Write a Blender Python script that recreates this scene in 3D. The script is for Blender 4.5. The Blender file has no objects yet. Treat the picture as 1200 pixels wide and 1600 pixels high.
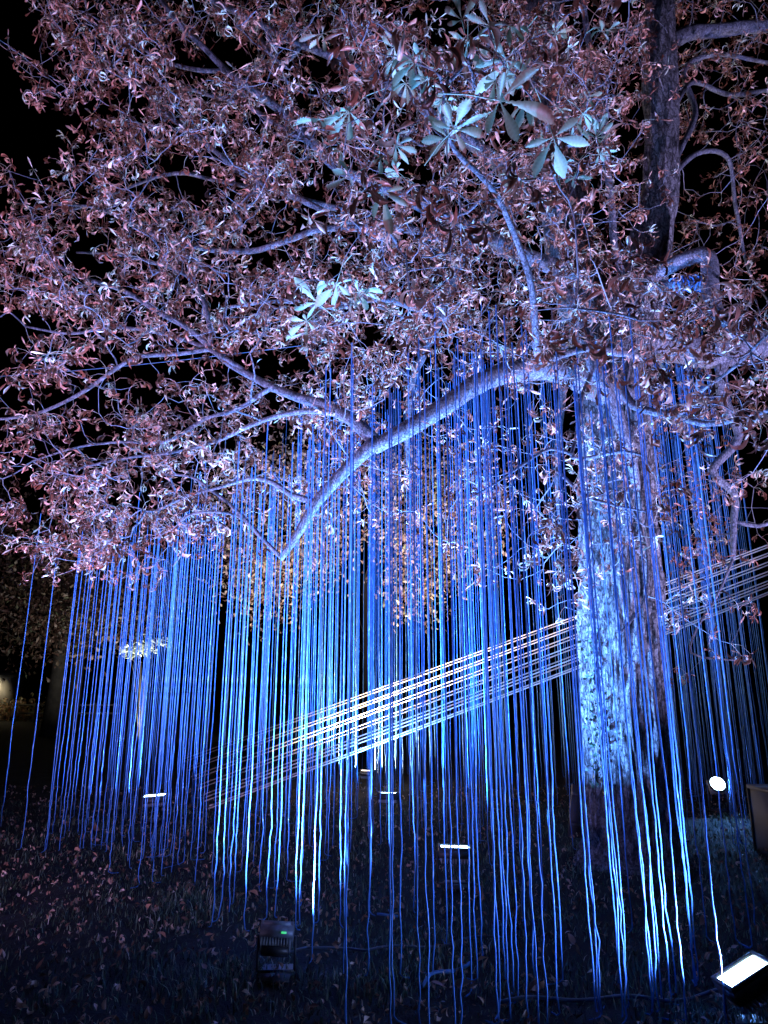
import bpy, math, random
import numpy as np
from mathutils import Vector, noise as mnoise

random.seed(7)
rng = np.random.default_rng(7)
R = math.radians
sc = bpy.context.scene
COL = sc.collection

# ------------------------------------------------------------------ camera, sky, exposure
PITCH, FPX, CAMZ = R(14.6), 1066.67, 1.6
cam = bpy.data.cameras.new('camera')
cam.sensor_fit = 'VERTICAL'; cam.sensor_height = 36; cam.lens = 24
cam.clip_start = 0.05; cam.clip_end = 600
camo = bpy.data.objects.new('camera', cam)
camo.location = (0, 0, CAMZ); camo.rotation_euler = (R(90) + PITCH, 0, 0)
COL.objects.link(camo); sc.camera = camo

w = bpy.data.worlds.new('World'); sc.world = w; w.use_nodes = True
nt = w.node_tree
sky = nt.nodes.new('ShaderNodeTexSky'); sky.sky_type = 'NISHITA'; sky.sun_disc = False
sky.sun_elevation = R(-9); sky.sun_rotation = R(160)
bg = nt.nodes['Background']; bg.inputs['Strength'].default_value = 0.05
nt.links.new(sky.outputs[0], bg.inputs['Color'])

sc.view_settings.view_transform = 'Standard'; sc.view_settings.look = 'None'
sc.view_settings.exposure = -0.45; sc.view_settings.gamma = 1.0
sc.cycles.use_denoising = True
sc.cycles.max_bounces = 5; sc.cycles.diffuse_bounces = 3; sc.cycles.transmission_bounces = 3
sc.cycles.sample_clamp_indirect = 4.0

# lamp powers (W) and colours
BLUE = (0.12, 0.35, 1.0)
LAV = (0.28, 0.41, 1.0)
VIO = (0.68, 0.46, 1.0)
PINK = (0.62, 0.50, 1.0)
WARM = (1.0, 0.74, 0.50)

# ------------------------------------------------------------------ helpers
def P(px, py, Y):
    """the point of the place seen at photo pixel (px, py), Y metres in front of the camera"""
    dx = (px - 600) / FPX; dy = (800 - py) / FPX
    y = math.cos(PITCH) - dy * math.sin(PITCH)
    z = math.sin(PITCH) + dy * math.cos(PITCH)
    t = Y / y
    return np.array([dx * t, Y, CAMZ + z * t])

def G(px, py, h=0.0):
    """ground point (height h) seen at pixel"""
    dx = (px - 600) / FPX; dy = (800 - py) / FPX
    y = math.cos(PITCH) - dy * math.sin(PITCH)
    z = math.sin(PITCH) + dy * math.cos(PITCH)
    t = (h - CAMZ) / z
    return np.array([dx * t, y * t, h])

def depth_px(p):
    """pixels per metre at a point"""
    d = p[1] * math.cos(PITCH) + (p[2] - CAMZ) * math.sin(PITCH)
    return FPX / max(d, 0.1)

class MB:
    def __init__(s): s.V = []; s.F3 = []; s.F4 = []; s.n = 0; s.T = []
    def add(s, V, F4=None, F3=None, tint=0.5):
        V = np.asarray(V, dtype=np.float32).reshape(-1, 3)
        s.V.append(V)
        if F4 is not None and len(F4): s.F4.append(np.asarray(F4, dtype=np.int32).reshape(-1, 4) + s.n)
        if F3 is not None and len(F3): s.F3.append(np.asarray(F3, dtype=np.int32).reshape(-1, 3) + s.n)
        t = np.asarray(tint, dtype=np.float32)
        s.T.append(np.full(len(V), float(t), dtype=np.float32) if t.ndim == 0 else t)
        s.n += len(V)
    def box(s, c, h, rot=None, tint=0.5):
        c = np.array(c, float); h = np.array(h, float)
        q = np.array([[x, y, z] for x in (-1, 1) for y in (-1, 1) for z in (-1, 1)], float) * h
        if rot is not None: q = q @ np.array(rot).T
        s.add(q + c, F4=[[0,1,3,2],[4,6,7,5],[0,4,5,1],[2,3,7,6],[0,2,6,4],[1,5,7,3]], tint=tint)
    def tube(s, pts, rad, sides=6, cap=True, tint=0.5, bumps=0.0):
        V, F4, F3 = tube(pts, rad, sides, cap, bumps)
        s.add(V, F4, F3, tint)
    def mesh(s, name, smooth=False):
        V = np.concatenate(s.V)
        f3 = np.concatenate(s.F3) if s.F3 else np.zeros((0, 3), np.int32)
        f4 = np.concatenate(s.F4) if s.F4 else np.zeros((0, 4), np.int32)
        me = bpy.data.meshes.new(name)
        me.vertices.add(len(V)); me.vertices.foreach_set('co', V.ravel())
        nl = len(f3) * 3 + len(f4) * 4
        me.loops.add(nl); me.loops.foreach_set('vertex_index', np.concatenate([f3.ravel(), f4.ravel()]))
        npoly = len(f3) + len(f4)
        me.polygons.add(npoly)
        st = np.concatenate([np.arange(len(f3)) * 3, len(f3) * 3 + np.arange(len(f4)) * 4]).astype(np.int32)
        me.polygons.foreach_set('loop_start', st)
        if smooth: me.polygons.foreach_set('use_smooth', np.ones(npoly, bool))
        a = me.attributes.new('tint', 'FLOAT', 'POINT')
        a.data.foreach_set('value', np.concatenate(s.T))
        me.update(calc_edges=True); me.validate()
        return me
    def obj(s, name, mat, parent=None, smooth=False, kind=None):
        me = s.mesh(name, smooth); me.materials.append(mat)
        return link(name, me, parent, kind)

def link(name, me, parent=None, kind=None, mat=None):
    o = bpy.data.objects.new(name, me); COL.objects.link(o)
    if parent is not None: o.parent = parent
    if kind: o['kind'] = kind
    return o

def empty(name, loc=(0, 0, 0), rot=(0, 0, 0)):
    o = bpy.data.objects.new(name, None); COL.objects.link(o)
    o.location = loc; o.rotation_euler = rot; o.empty_display_size = 0.1
    return o

def tag(o, label, cat, group=None):
    o['label'] = label; o['category'] = cat
    if group: o['group'] = group
    return o

def tube(pts, rad, sides=6, cap=True, bumps=0.0):
    pts = np.asarray(pts, float); n = len(pts)
    rad = np.broadcast_to(np.asarray(rad, float), (n,))
    T = np.gradient(pts, axis=0); T /= np.linalg.norm(T, axis=1)[:, None] + 1e-9
    ref = np.array([0, 0, 1.0]) if abs(T[0][2]) < 0.8 else np.array([1.0, 0, 0])
    N = np.zeros_like(pts); u = np.cross(T[0], ref); u /= np.linalg.norm(u)
    for i in range(n):
        u = u - T[i] * np.dot(u, T[i]); u /= np.linalg.norm(u) + 1e-9; N[i] = u
    B = np.cross(T, N)
    a = np.arange(sides) * 2 * math.pi / sides
    rr = rad[:, None] * np.ones(sides)
    if bumps: rr = rr * (1 + bumps * rng.normal(size=rr.shape))
    V = pts[:, None, :] + rr[:, :, None] * (np.cos(a)[None, :, None] * N[:, None, :] + np.sin(a)[None, :, None] * B[:, None, :])
    V = V.reshape(-1, 3)
    i = np.arange(n - 1)[:, None] * sides; j = np.arange(sides)[None, :]; k = (j + 1) % sides
    F4 = np.stack([i + j, i + k, i + sides + k, i + sides + j], -1).reshape(-1, 4)
    F3 = []
    if cap:
        V = np.vstack([V, pts[0], pts[-1]]); c0 = n * sides; c1 = c0 + 1; o = (n - 1) * sides
        for q in range(sides):
            F3.append([c0, (q + 1) % sides, q]); F3.append([c1, o + q, o + (q + 1) % sides])
    return V, F4, np.array(F3, dtype=np.int32).reshape(-1, 3)

def smooth_path(pts, step=0.12):
    """Catmull-Rom through rows (any number of columns), spaced about step metres on the first three"""
    p = np.asarray(pts, float)
    p = np.vstack([2 * p[0] - p[1], p, 2 * p[-1] - p[-2]])
    out = []
    for i in range(1, len(p) - 2):
        L = np.linalg.norm(p[i + 1][:3] - p[i][:3]); k = max(2, int(L / step))
        for t in np.arange(k) / k:
            a, b, c, d = p[i - 1], p[i], p[i + 1], p[i + 2]
            out.append(0.5 * ((2 * b) + (c - a) * t + (2 * a - 5 * b + 4 * c - d) * t * t + (3 * b - a - 3 * c + d) * t ** 3))
    out.append(p[-2]); return np.array(out)

# ------------------------------------------------------------------ materials
def mat(name):
    m = bpy.data.materials.new(name); m.use_nodes = True
    n = m.node_tree.nodes; b = n['Principled BSDF']
    return m, n, m.node_tree.links, b

def noise_node(n, l, scale, detail=4, vec=None, rough=0.6):
    t = n.new('ShaderNodeTexNoise'); t.inputs['Scale'].default_value = scale
    t.inputs['Detail'].default_value = detail; t.inputs['Roughness'].default_value = rough
    if vec is not None: l.new(vec, t.inputs['Vector'])
    return t

def ramp(n, l, src, stops):
    r = n.new('ShaderNodeValToRGB'); cr = r.color_ramp
    while len(cr.elements) < len(stops): cr.elements.new(0.5)
    for e, (p, c) in zip(cr.elements, stops): e.position = p; e.color = (*c, 1)
    l.new(src, r.inputs['Fac']); return r

def simple(name, col, rough=0.7, var=0.35, scale=8, metal=0.0, bump=0.0):
    m, n, l, b = mat(name)
    tc = n.new('ShaderNodeTexCoord')
    t = noise_node(n, l, scale, 5, tc.outputs['Object'])
    lo = tuple(c * (1 - var) for c in col); hi = tuple(min(1, c * (1 + var)) for c in col)
    r = ramp(n, l, t.outputs['Fac'], [(0.3, lo), (0.7, hi)])
    l.new(r.outputs[0], b.inputs['Base Color'])
    b.inputs['Roughness'].default_value = rough; b.inputs['Metallic'].default_value = metal
    if bump:
        bp = n.new('ShaderNodeBump'); bp.inputs['Strength'].default_value = bump; bp.inputs['Distance'].default_value = 0.02
        l.new(t.outputs['Fac'], bp.inputs['Height']); l.new(bp.outputs[0], b.inputs['Normal'])
    return m

def emit(name, col, s):
    m, n, l, b = mat(name)
    b.inputs['Base Color'].default_value = (0.8, 0.8, 0.8, 1)
    b.inputs['Emission Color'].default_value = (*col, 1); b.inputs['Emission Strength'].default_value = s
    return m

def bark_mat(name, dark, light, zs, bump=0.8, vor=26, streak=0.9):
    m, n, l, b = mat(name)
    tc = n.new('ShaderNodeTexCoord'); mp = n.new('ShaderNodeMapping')
    mp.inputs['Scale'].default_value = (1, 1, zs); l.new(tc.outputs['Object'], mp.inputs['Vector'])
    n1 = noise_node(n, l, 9, 6, mp.outputs[0], 0.65)
    add = n.new('ShaderNodeMixRGB'); add.blend_type = 'ADD'; add.inputs[0].default_value = 0.12
    l.new(mp.outputs[0], add.inputs[1]); l.new(n1.outputs['Color'], add.inputs[2])
    v = n.new('ShaderNodeTexVoronoi'); v.feature = 'DISTANCE_TO_EDGE'; v.inputs['Scale'].default_value = vor
    l.new(add.outputs[0], v.inputs['Vector'])
    n2 = noise_node(n, l, 40, 5, tc.outputs['Object'], 0.7)
    r1 = ramp(n, l, v.outputs['Distance'], [(0.0, (0.25, 0.25, 0.25)), (0.12, (1, 1, 1))])
    r2 = ramp(n, l, n2.outputs['Fac'], [(0.3, dark), (0.68, light)])
    mx = n.new('ShaderNodeMixRGB'); mx.blend_type = 'MULTIPLY'; mx.inputs[0].default_value = 0.8
    l.new(r2.outputs[0], mx.inputs[1]); l.new(r1.outputs[0], mx.inputs[2])
    mp3 = n.new('ShaderNodeMapping'); mp3.inputs['Scale'].default_value = (1, 1, zs * 0.5); l.new(tc.outputs['Object'], mp3.inputs['Vector'])
    n3 = noise_node(n, l, 13, 5, mp3.outputs[0], 0.7); r3 = ramp(n, l, n3.outputs['Fac'], [(0.38, (0.22, 0.22, 0.24)), (0.62, (1.15, 1.12, 1.1))])
    mx3 = n.new('ShaderNodeMixRGB'); mx3.blend_type = 'MULTIPLY'; mx3.inputs[0].default_value = streak
    l.new(mx.outputs[0], mx3.inputs[1]); l.new(r3.outputs[0], mx3.inputs[2])
    l.new(mx3.outputs[0], b.inputs['Base Color']); b.inputs['Roughness'].default_value = 0.9
    ht = n.new('ShaderNodeMath'); ht.operation = 'MULTIPLY_ADD'; ht.inputs[1].default_value = 0.35
    l.new(n2.outputs['Fac'], ht.inputs[0]); l.new(r1.outputs[0], ht.inputs[2])
    bp = n.new('ShaderNodeBump'); bp.inputs['Strength'].default_value = bump; bp.inputs['Distance'].default_value = 0.02
    l.new(ht.outputs[0], bp.inputs['Height']); l.new(bp.outputs[0], b.inputs['Normal'])
    return m

def leaf_mat(name, stops, trans=0.3, rough=0.55):
    m, n, l, b = mat(name)
    at = n.new('ShaderNodeAttribute'); at.attribute_name = 'tint'
    tc = n.new('ShaderNodeTexCoord'); t = noise_node(n, l, 30, 3, tc.outputs['Object'])
    ad = n.new('ShaderNodeMath'); ad.operation = 'MULTIPLY_ADD'; ad.inputs[1].default_value = 0.22
    l.new(t.outputs['Fac'], ad.inputs[0]); l.new(at.outputs['Fac'], ad.inputs[2])
    sb = n.new('ShaderNodeMath'); sb.operation = 'SUBTRACT'; sb.inputs[1].default_value = 0.11; sb.use_clamp = True
    l.new(ad.outputs[0], sb.inputs[0])
    r = ramp(n, l, sb.outputs[0], stops)
    l.new(r.outputs[0], b.inputs['Base Color']); b.inputs['Roughness'].default_value = rough
    b.inputs['Specular IOR Level'].default_value = 0.75
    tr = n.new('ShaderNodeBsdfTranslucent'); l.new(r.outputs[0], tr.inputs['Color'])
    mx = n.new('ShaderNodeMixShader'); mx.inputs[0].default_value = trans
    l.new(b.outputs[0], mx.inputs[1]); l.new(tr.outputs[0], mx.inputs[2])
    l.new(mx.outputs[0], n['Material Output'].inputs['Surface'])
    return m

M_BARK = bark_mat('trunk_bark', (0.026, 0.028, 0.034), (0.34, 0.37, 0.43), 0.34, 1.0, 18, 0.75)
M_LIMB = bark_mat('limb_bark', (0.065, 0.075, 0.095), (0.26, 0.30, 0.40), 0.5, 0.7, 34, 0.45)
M_DBARK = simple('shaded_bark', (0.035, 0.03, 0.025), 0.9, 0.4, 6)  # shade put into the bark colour, keeps background trunks as silhouettes
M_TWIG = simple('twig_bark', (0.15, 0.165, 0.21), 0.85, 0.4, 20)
M_LEAF = leaf_mat('withered_leaf', [(0.0, (0.03, 0.008, 0.005)), (0.40, (0.13, 0.042, 0.022)), (0.66, (0.42, 0.17, 0.115)), (0.88, (0.72, 0.49, 0.40)), (1.0, (0.44, 0.54, 0.44))], 0.12, 0.34)
M_GREENLEAF = leaf_mat('drooping_green_leaf', [(0.0, (0.08, 0.03, 0.015)), (0.35, (0.26, 0.14, 0.09)), (0.55, (0.24, 0.34, 0.22)), (1.0, (0.40, 0.64, 0.48))], 0.15, 0.45)
M_FARLEAF = leaf_mat('autumn_leaf', [(0.0, (0.18, 0.07, 0.05)), (0.4, (0.42, 0.27, 0.18)), (0.8, (0.58, 0.50, 0.34)), (1.0, (0.36, 0.40, 0.18))])
M_DARKLEAF = leaf_mat('dull_leaf', [(0.0, (0.05, 0.03, 0.02)), (0.6, (0.12, 0.06, 0.045)), (1.0, (0.10, 0.12, 0.06))])
M_PALELEAF = leaf_mat('pale_leaf', [(0.0, (0.30, 0.34, 0.24)), (1.0, (0.62, 0.68, 0.52))])
M_IVY = leaf_mat('ivy_leaf', [(0.0, (0.008, 0.03, 0.014)), (1.0, (0.03, 0.09, 0.05))], 0.1)
M_LITTER = leaf_mat('litter_leaf', [(0.0, (0.04, 0.016, 0.008)), (0.5, (0.20, 0.09, 0.055)), (0.8, (0.42, 0.24, 0.16)), (1.0, (0.66, 0.50, 0.40))], 0.05)
M_GRASS = leaf_mat('grass_blade', [(0.0, (0.012, 0.02, 0.01)), (0.5, (0.05, 0.095, 0.05)), (0.8, (0.22, 0.32, 0.20)), (1.0, (0.60, 0.58, 0.50))], 0.2)

def cord_mat(name, stops, scale):
    m, n, l, b = mat(name)
    tc = n.new('ShaderNodeTexCoord'); mp = n.new('ShaderNodeMapping')
    mp.inputs['Scale'].default_value = (1, 1, 0.35); l.new(tc.outputs['Object'], mp.inputs['Vector'])
    t = noise_node(n, l, scale, 4, mp.outputs[0], 0.7)
    r = ramp(n, l, t.outputs['Fac'], stops)
    l.new(r.outputs[0], b.inputs['Base Color']); b.inputs['Roughness'].default_value = 0.8
    return m
M_CORD = cord_mat('blue_wool', [(0.34, (0.025, 0.14, 0.50)), (0.58, (0.07, 0.26, 0.66)), (0.71, (0.38, 0.56, 0.82))], 45)  # palest stop paints glints where the threads catch light
M_ROPE = cord_mat('cream_rope', [(0.3, (0.62, 0.54, 0.46)), (0.7, (0.82, 0.74, 0.66))], 30)

M_BLACK = simple('black_metal', (0.035, 0.036, 0.04), 0.45, 0.3, 15, 0.2)
M_HOUS = simple('lit_grey_metal', (0.16, 0.19, 0.23), 0.5, 0.35, 18, 0.2)  # black housing greyed and blued to stand for lamp light on its back
M_FIN = simple('grey_fins', (0.42, 0.45, 0.48), 0.45, 0.2, 15, 0.3)
M_LENS = emit('lit_lens_cold', (0.50, 0.78, 1.0), 26)
M_LENSW = emit('lit_lens_warm', (1.0, 0.80, 0.66), 8)
M_GREEN = emit('green_indicator', (0.05, 1.0, 0.25), 1.2)
M_CABLE = simple('cable_rubber', (0.05, 0.07, 0.10), 0.4, 0.3, 10)
M_CABLEB = simple('blue_cable', (0.03, 0.16, 0.42), 0.5, 0.3, 10)
M_WIRE = simple('wire_sheath', (0.05, 0.12, 0.22), 0.5, 0.3, 10)
M_WOODBOX = simple('dark_painted_wood', (0.03, 0.035, 0.05), 0.6, 0.3, 5, 0, 0.2)
M_POST = simple('post_wood', (0.20, 0.14, 0.09), 0.8, 0.3, 6, 0, 0.3)

# ------------------------------------------------------------------ lawn
def lawn_h(x, y):
    return 0.05 * math.sin(0.9 * x + 1.0) * math.sin(0.7 * y) * min(1, max(0, (y - 2) / 4)) * 0.5
mb = MB()
xs = np.concatenate([np.linspace(-260, -12, 12), np.linspace(-11.6, 11.6, 150), np.linspace(12, 260, 12)])
ys = np.concatenate([np.linspace(-20, 2, 8), np.linspace(2.1, 17, 120), np.linspace(17.5, 400, 24)])
V = []
for y in ys:
    for x in xs:
        near = 1 if (abs(x) < 12 and 2 < y < 17) else 0
        z = lawn_h(x, y) + near * 0.03 * mnoise.noise((x * 2.2, y * 2.2, 0)) + near * 0.02 * mnoise.noise((x * 7, y * 7, 3))
        V.append((x, y, z))
nx = len(xs)
i = np.arange(len(ys) - 1)[:, None] * nx + np.arange(nx - 1)[None, :]
mb.add(V, F4=np.stack([i, i + 1, i + nx + 1, i + nx], -1).reshape(-1, 4))
m, n, l, b = mat('lawn_soil')
tc = n.new('ShaderNodeTexCoord')
t1 = noise_node(n, l, 3, 8, tc.outputs['Object'], 0.7); t2 = noise_node(n, l, 45, 5, tc.outputs['Object'], 0.75)
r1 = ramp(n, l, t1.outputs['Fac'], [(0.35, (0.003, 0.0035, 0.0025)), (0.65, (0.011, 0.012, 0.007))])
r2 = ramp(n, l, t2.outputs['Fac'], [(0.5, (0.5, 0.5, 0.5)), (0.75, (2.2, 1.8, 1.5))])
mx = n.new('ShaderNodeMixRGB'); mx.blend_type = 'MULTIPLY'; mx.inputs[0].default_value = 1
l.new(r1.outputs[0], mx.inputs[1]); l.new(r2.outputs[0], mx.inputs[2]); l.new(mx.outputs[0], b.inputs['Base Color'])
b.inputs['Roughness'].default_value = 0.95
bp = n.new('ShaderNodeBump'); bp.inputs['Strength'].default_value = 0.8; bp.inputs['Distance'].default_value = 0.03
l.new(t2.outputs['Fac'], bp.inputs['Height']); l.new(bp.outputs[0], b.inputs['Normal'])
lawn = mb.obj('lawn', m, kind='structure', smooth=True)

# ------------------------------------------------------------------ leaf templates
def leaflet(L, W, curl, twist, fold, stations=4, ripple=0.0):
    """one leaflet along +x, blade in xy, curl bends it down; rows of three vertices (edge, midrib, edge)"""
    ts = np.linspace(0, 1, stations + 2)
    V = [(0, 0, 0)]; x = z = 0.0; ang = 0.0; prev = 0
    pts = []
    for t in ts:
        dt = t - prev; ang -= curl * dt; x += L * dt * math.cos(ang); z += L * dt * math.sin(ang); prev = t
        pts.append((x, z, ang))
    V = [(0.0, 0, 0)]
    for t, (x, z, a) in list(zip(ts, pts))[1:-1]:
        wd = W * 0.5 * (math.sin(math.pi * t ** 1.7) ** 1.1 + 0.06)
        tw = twist * t
        for s in (-1, 0, 1):
            yy = s * wd * math.cos(tw); zz = s * wd * math.sin(tw) + abs(s) * (fold * wd + ripple * W * math.cos(t * 20 * math.pi))
            V.append((x - zz * math.sin(a), yy, z + zz * math.cos(a)))
    x, z, a = pts[-1]; V.append((x, 0, z))
    F3 = [(0, 2, 1), (0, 3, 2)]; F4 = []
    for k in range(stations - 1):
        q = 1 + 3 * k
        F4 += [(q, q + 1, q + 4, q + 3), (q + 1, q + 2, q + 5, q + 4)]
    q = 1 + 3 * (stations - 1); e = len(V) - 1
    F3 += [(q, q + 1, e), (q + 1, q + 2, e)]
    return np.array(V), np.array(F4).reshape(-1, 4), np.array(F3)

def palmate(withered, fine=False, r=None):
    """a horse chestnut leaf: petiole along +x from the origin, five to seven leaflets at its end, unit about 1"""
    r = r or random
    mbl = MB(); k = r.choice([5, 5, 6, 7, 7])
    base = np.array([1.0, 0, -0.15 * r.random()])
    mid = np.array([0.5, 0.06 * r.uniform(-1, 1), 0.10])
    mbl.tube([(0, 0, 0), mid, base], [0.014, 0.011, 0.011], 3, False, 0.8)
    t0 = min(1, max(0, r.gauss(0.48, 0.30)))
    for q in range(k):
        a = (q - (k - 1) / 2) * (R(250) / k) + r.uniform(-0.12, 0.12)
        L = (1.0 - 0.45 * abs(q - (k - 1) / 2) / ((k - 1) / 2)) * r.uniform(0.85, 1.1)
        if withered:
            V, F4, F3 = leaflet(L, 0.22 * L * r.uniform(0.5, 1.05), r.gauss(1.9, 1.7), r.gauss(0, 1.7), r.uniform(0.3, 2.0), 6 if fine else 3)
            pit = r.gauss(-0.4, 0.45)
        else:
            V, F4, F3 = leaflet(L, 0.27 * L * r.uniform(0.75, 1.1), r.gauss(0.5, 0.6), r.gauss(0, 0.5), r.uniform(0.15, 0.8), 20, 0.12)
            pit = r.uniform(-0.35, 0.05)
        cp, sp = math.cos(pit), math.sin(pit)
        V = V @ np.array([[cp, 0, sp], [0, 1, 0], [-sp, 0, cp]])
        ca, sa = math.cos(a), math.sin(a)
        V = V @ np.array([[ca, sa, 0], [-sa, ca, 0], [0, 0, 1]])
        tt = np.full(len(V), t0 + r.gauss(0, 0.13))
        if not withered:                               # pale midrib, side veins, browned tip
            rows_ = (np.arange(len(V)) - 1) // 3; col = (np.arange(len(V)) - 1) % 3
            tt = tt + np.where(col == 1, 0.25, np.where(rows_ % 2 == 0, 0.12, -0.12))
            cut = r.uniform(0.55, 1.25); tt = np.where(rows_ / rows_.max() > cut, tt - 0.55, tt)
        mbl.add(V + base, F4, F3, np.clip(tt, 0, 1))
    return mbl

TPL = [palmate(True) for _ in range(26)]
def flat(mbl):
    return (np.concatenate(mbl.V), np.concatenate(mbl.F4), np.concatenate(mbl.F3), np.concatenate(mbl.T))
TPLF = [flat(t) for t in TPL]

def frames(dirs, ups):
    x = dirs / (np.linalg.norm(dirs, axis=1)[:, None] + 1e-9)
    y = np.cross(ups, x); y /= np.linalg.norm(y, axis=1)[:, None] + 1e-9
    z = np.cross(x, y)
    return np.stack([x, y, z], 1)          # rows: local axes

def scatter(tpls, pos, dirs, ups, size, mbout, tjit=0.18):
    fr = frames(dirs, ups); which = rng.integers(0, len(tpls), len(pos))
    for k, (V, F4, F3, T) in enumerate(tpls):
        idx = np.where(which == k)[0]
        if not len(idx): continue
        W = np.einsum('vi,nij->nvj', V, fr[idx]) * size[idx][:, None, None] + pos[idx][:, None, :]
        off = (np.arange(len(idx)) * len(V))[:, None, None]
        mbout.add(W.reshape(-1, 3), (F4[None] + off).reshape(-1, 4), (F3[None] + off).reshape(-1, 3),
                  np.clip(T[None] + rng.normal(0, tjit, (len(idx), 1)), 0, 1).ravel())

# ------------------------------------------------------------------ the chestnut tree
TREE_BASE = G(985, 1345)
tree = empty('chestnut_tree', tuple(TREE_BASE))
tag(tree, 'large spreading chestnut tree with withered pink brown leaves and cords hanging from it', 'tree')
TB = TREE_BASE.copy()
TY = TB[1]

def tree_obj(mbl, name, m_, smooth=True, kind=None):
    o = mbl.obj(name, m_, tree, smooth, kind); o.location = tuple(-TB); return o

def barky(rows, name, sides=110, step=0.03, amp=0.045, parent=tree):
    """rows of (centre xyz, radius): a trunk with deep vertical bark ridges"""
    p = smooth_path(np.array(rows), step)
    nrow = len(p); V = np.zeros((nrow, sides, 3))
    for i in range(nrow):
        x, y, z, r = p[i]
        for j in range(sides):
            a = j / sides * 2 * math.pi; ca, sa = math.cos(a), math.sin(a)
            q = (ca * 4.2 * r / 0.4, sa * 4.2 * r / 0.4, z * 0.9)
            w_ = mnoise.noise((ca * 1.3, sa * 1.3, z * 0.7))
            n1 = abs(mnoise.noise((q[0] * 2.5 + w_, q[1] * 2.5, z * 1.7)))
            n2 = mnoise.noise((q[0] * 5, q[1] * 5, z * 6))
            n3 = mnoise.noise((ca * 1.0, sa * 1.0, z * 0.5 + 9))
            rr = r * (1 + 0.09 * n3) + amp * (2.4 * n1 - 1.15) + amp * 0.45 * n2
            V[i, j] = (x + rr * ca, y + rr * sa, z)
    b_ = MB(); ii = np.arange(nrow - 1)[:, None] * sides; jj = np.arange(sides)[None, :]; kk = (jj + 1) % sides
    b_.add(V.reshape(-1, 3), F4=np.stack([ii + jj, ii + kk, ii + sides + kk, ii + sides + jj], -1).reshape(-1, 4))
    return tree_obj(b_, name, M_BARK)

def row(py, l_, r_, Y=None):
    Y = TY if Y is None else Y
    c = P((l_ + r_) / 2, py, Y); rad = (r_ - l_) / 2 / depth_px(c)
    return [*c, rad]
trunk_rows = [[TB[0] + 0.02, TY, -0.12, 0.72]] + [row(1325, 908, 1074), row(1280, 915, 1062), row(1225, 918, 1054), row(1120, 912, 1042), row(1000, 907, 1034),
              row(880, 907, 1028), row(780, 906, 1024), row(690, 906, 1018), row(600, 908, 1016), row(530, 905, 1022), row(480, 902, 1035)]
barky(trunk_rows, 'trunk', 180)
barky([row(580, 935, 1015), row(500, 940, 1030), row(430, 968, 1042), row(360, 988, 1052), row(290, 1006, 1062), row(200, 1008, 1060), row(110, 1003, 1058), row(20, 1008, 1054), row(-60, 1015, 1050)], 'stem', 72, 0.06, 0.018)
barky([row(580, 915, 990, TY + .15), row(500, 880, 970, TY + .3), row(400, 856, 932, TY + .5), row(290, 845, 918, TY + .6), row(160, 828, 895, TY + .7), row(20, 815, 875, TY + .8), row(-60, 810, 865, TY + .9)], 'stem', 72, 0.06, 0.018)

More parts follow.
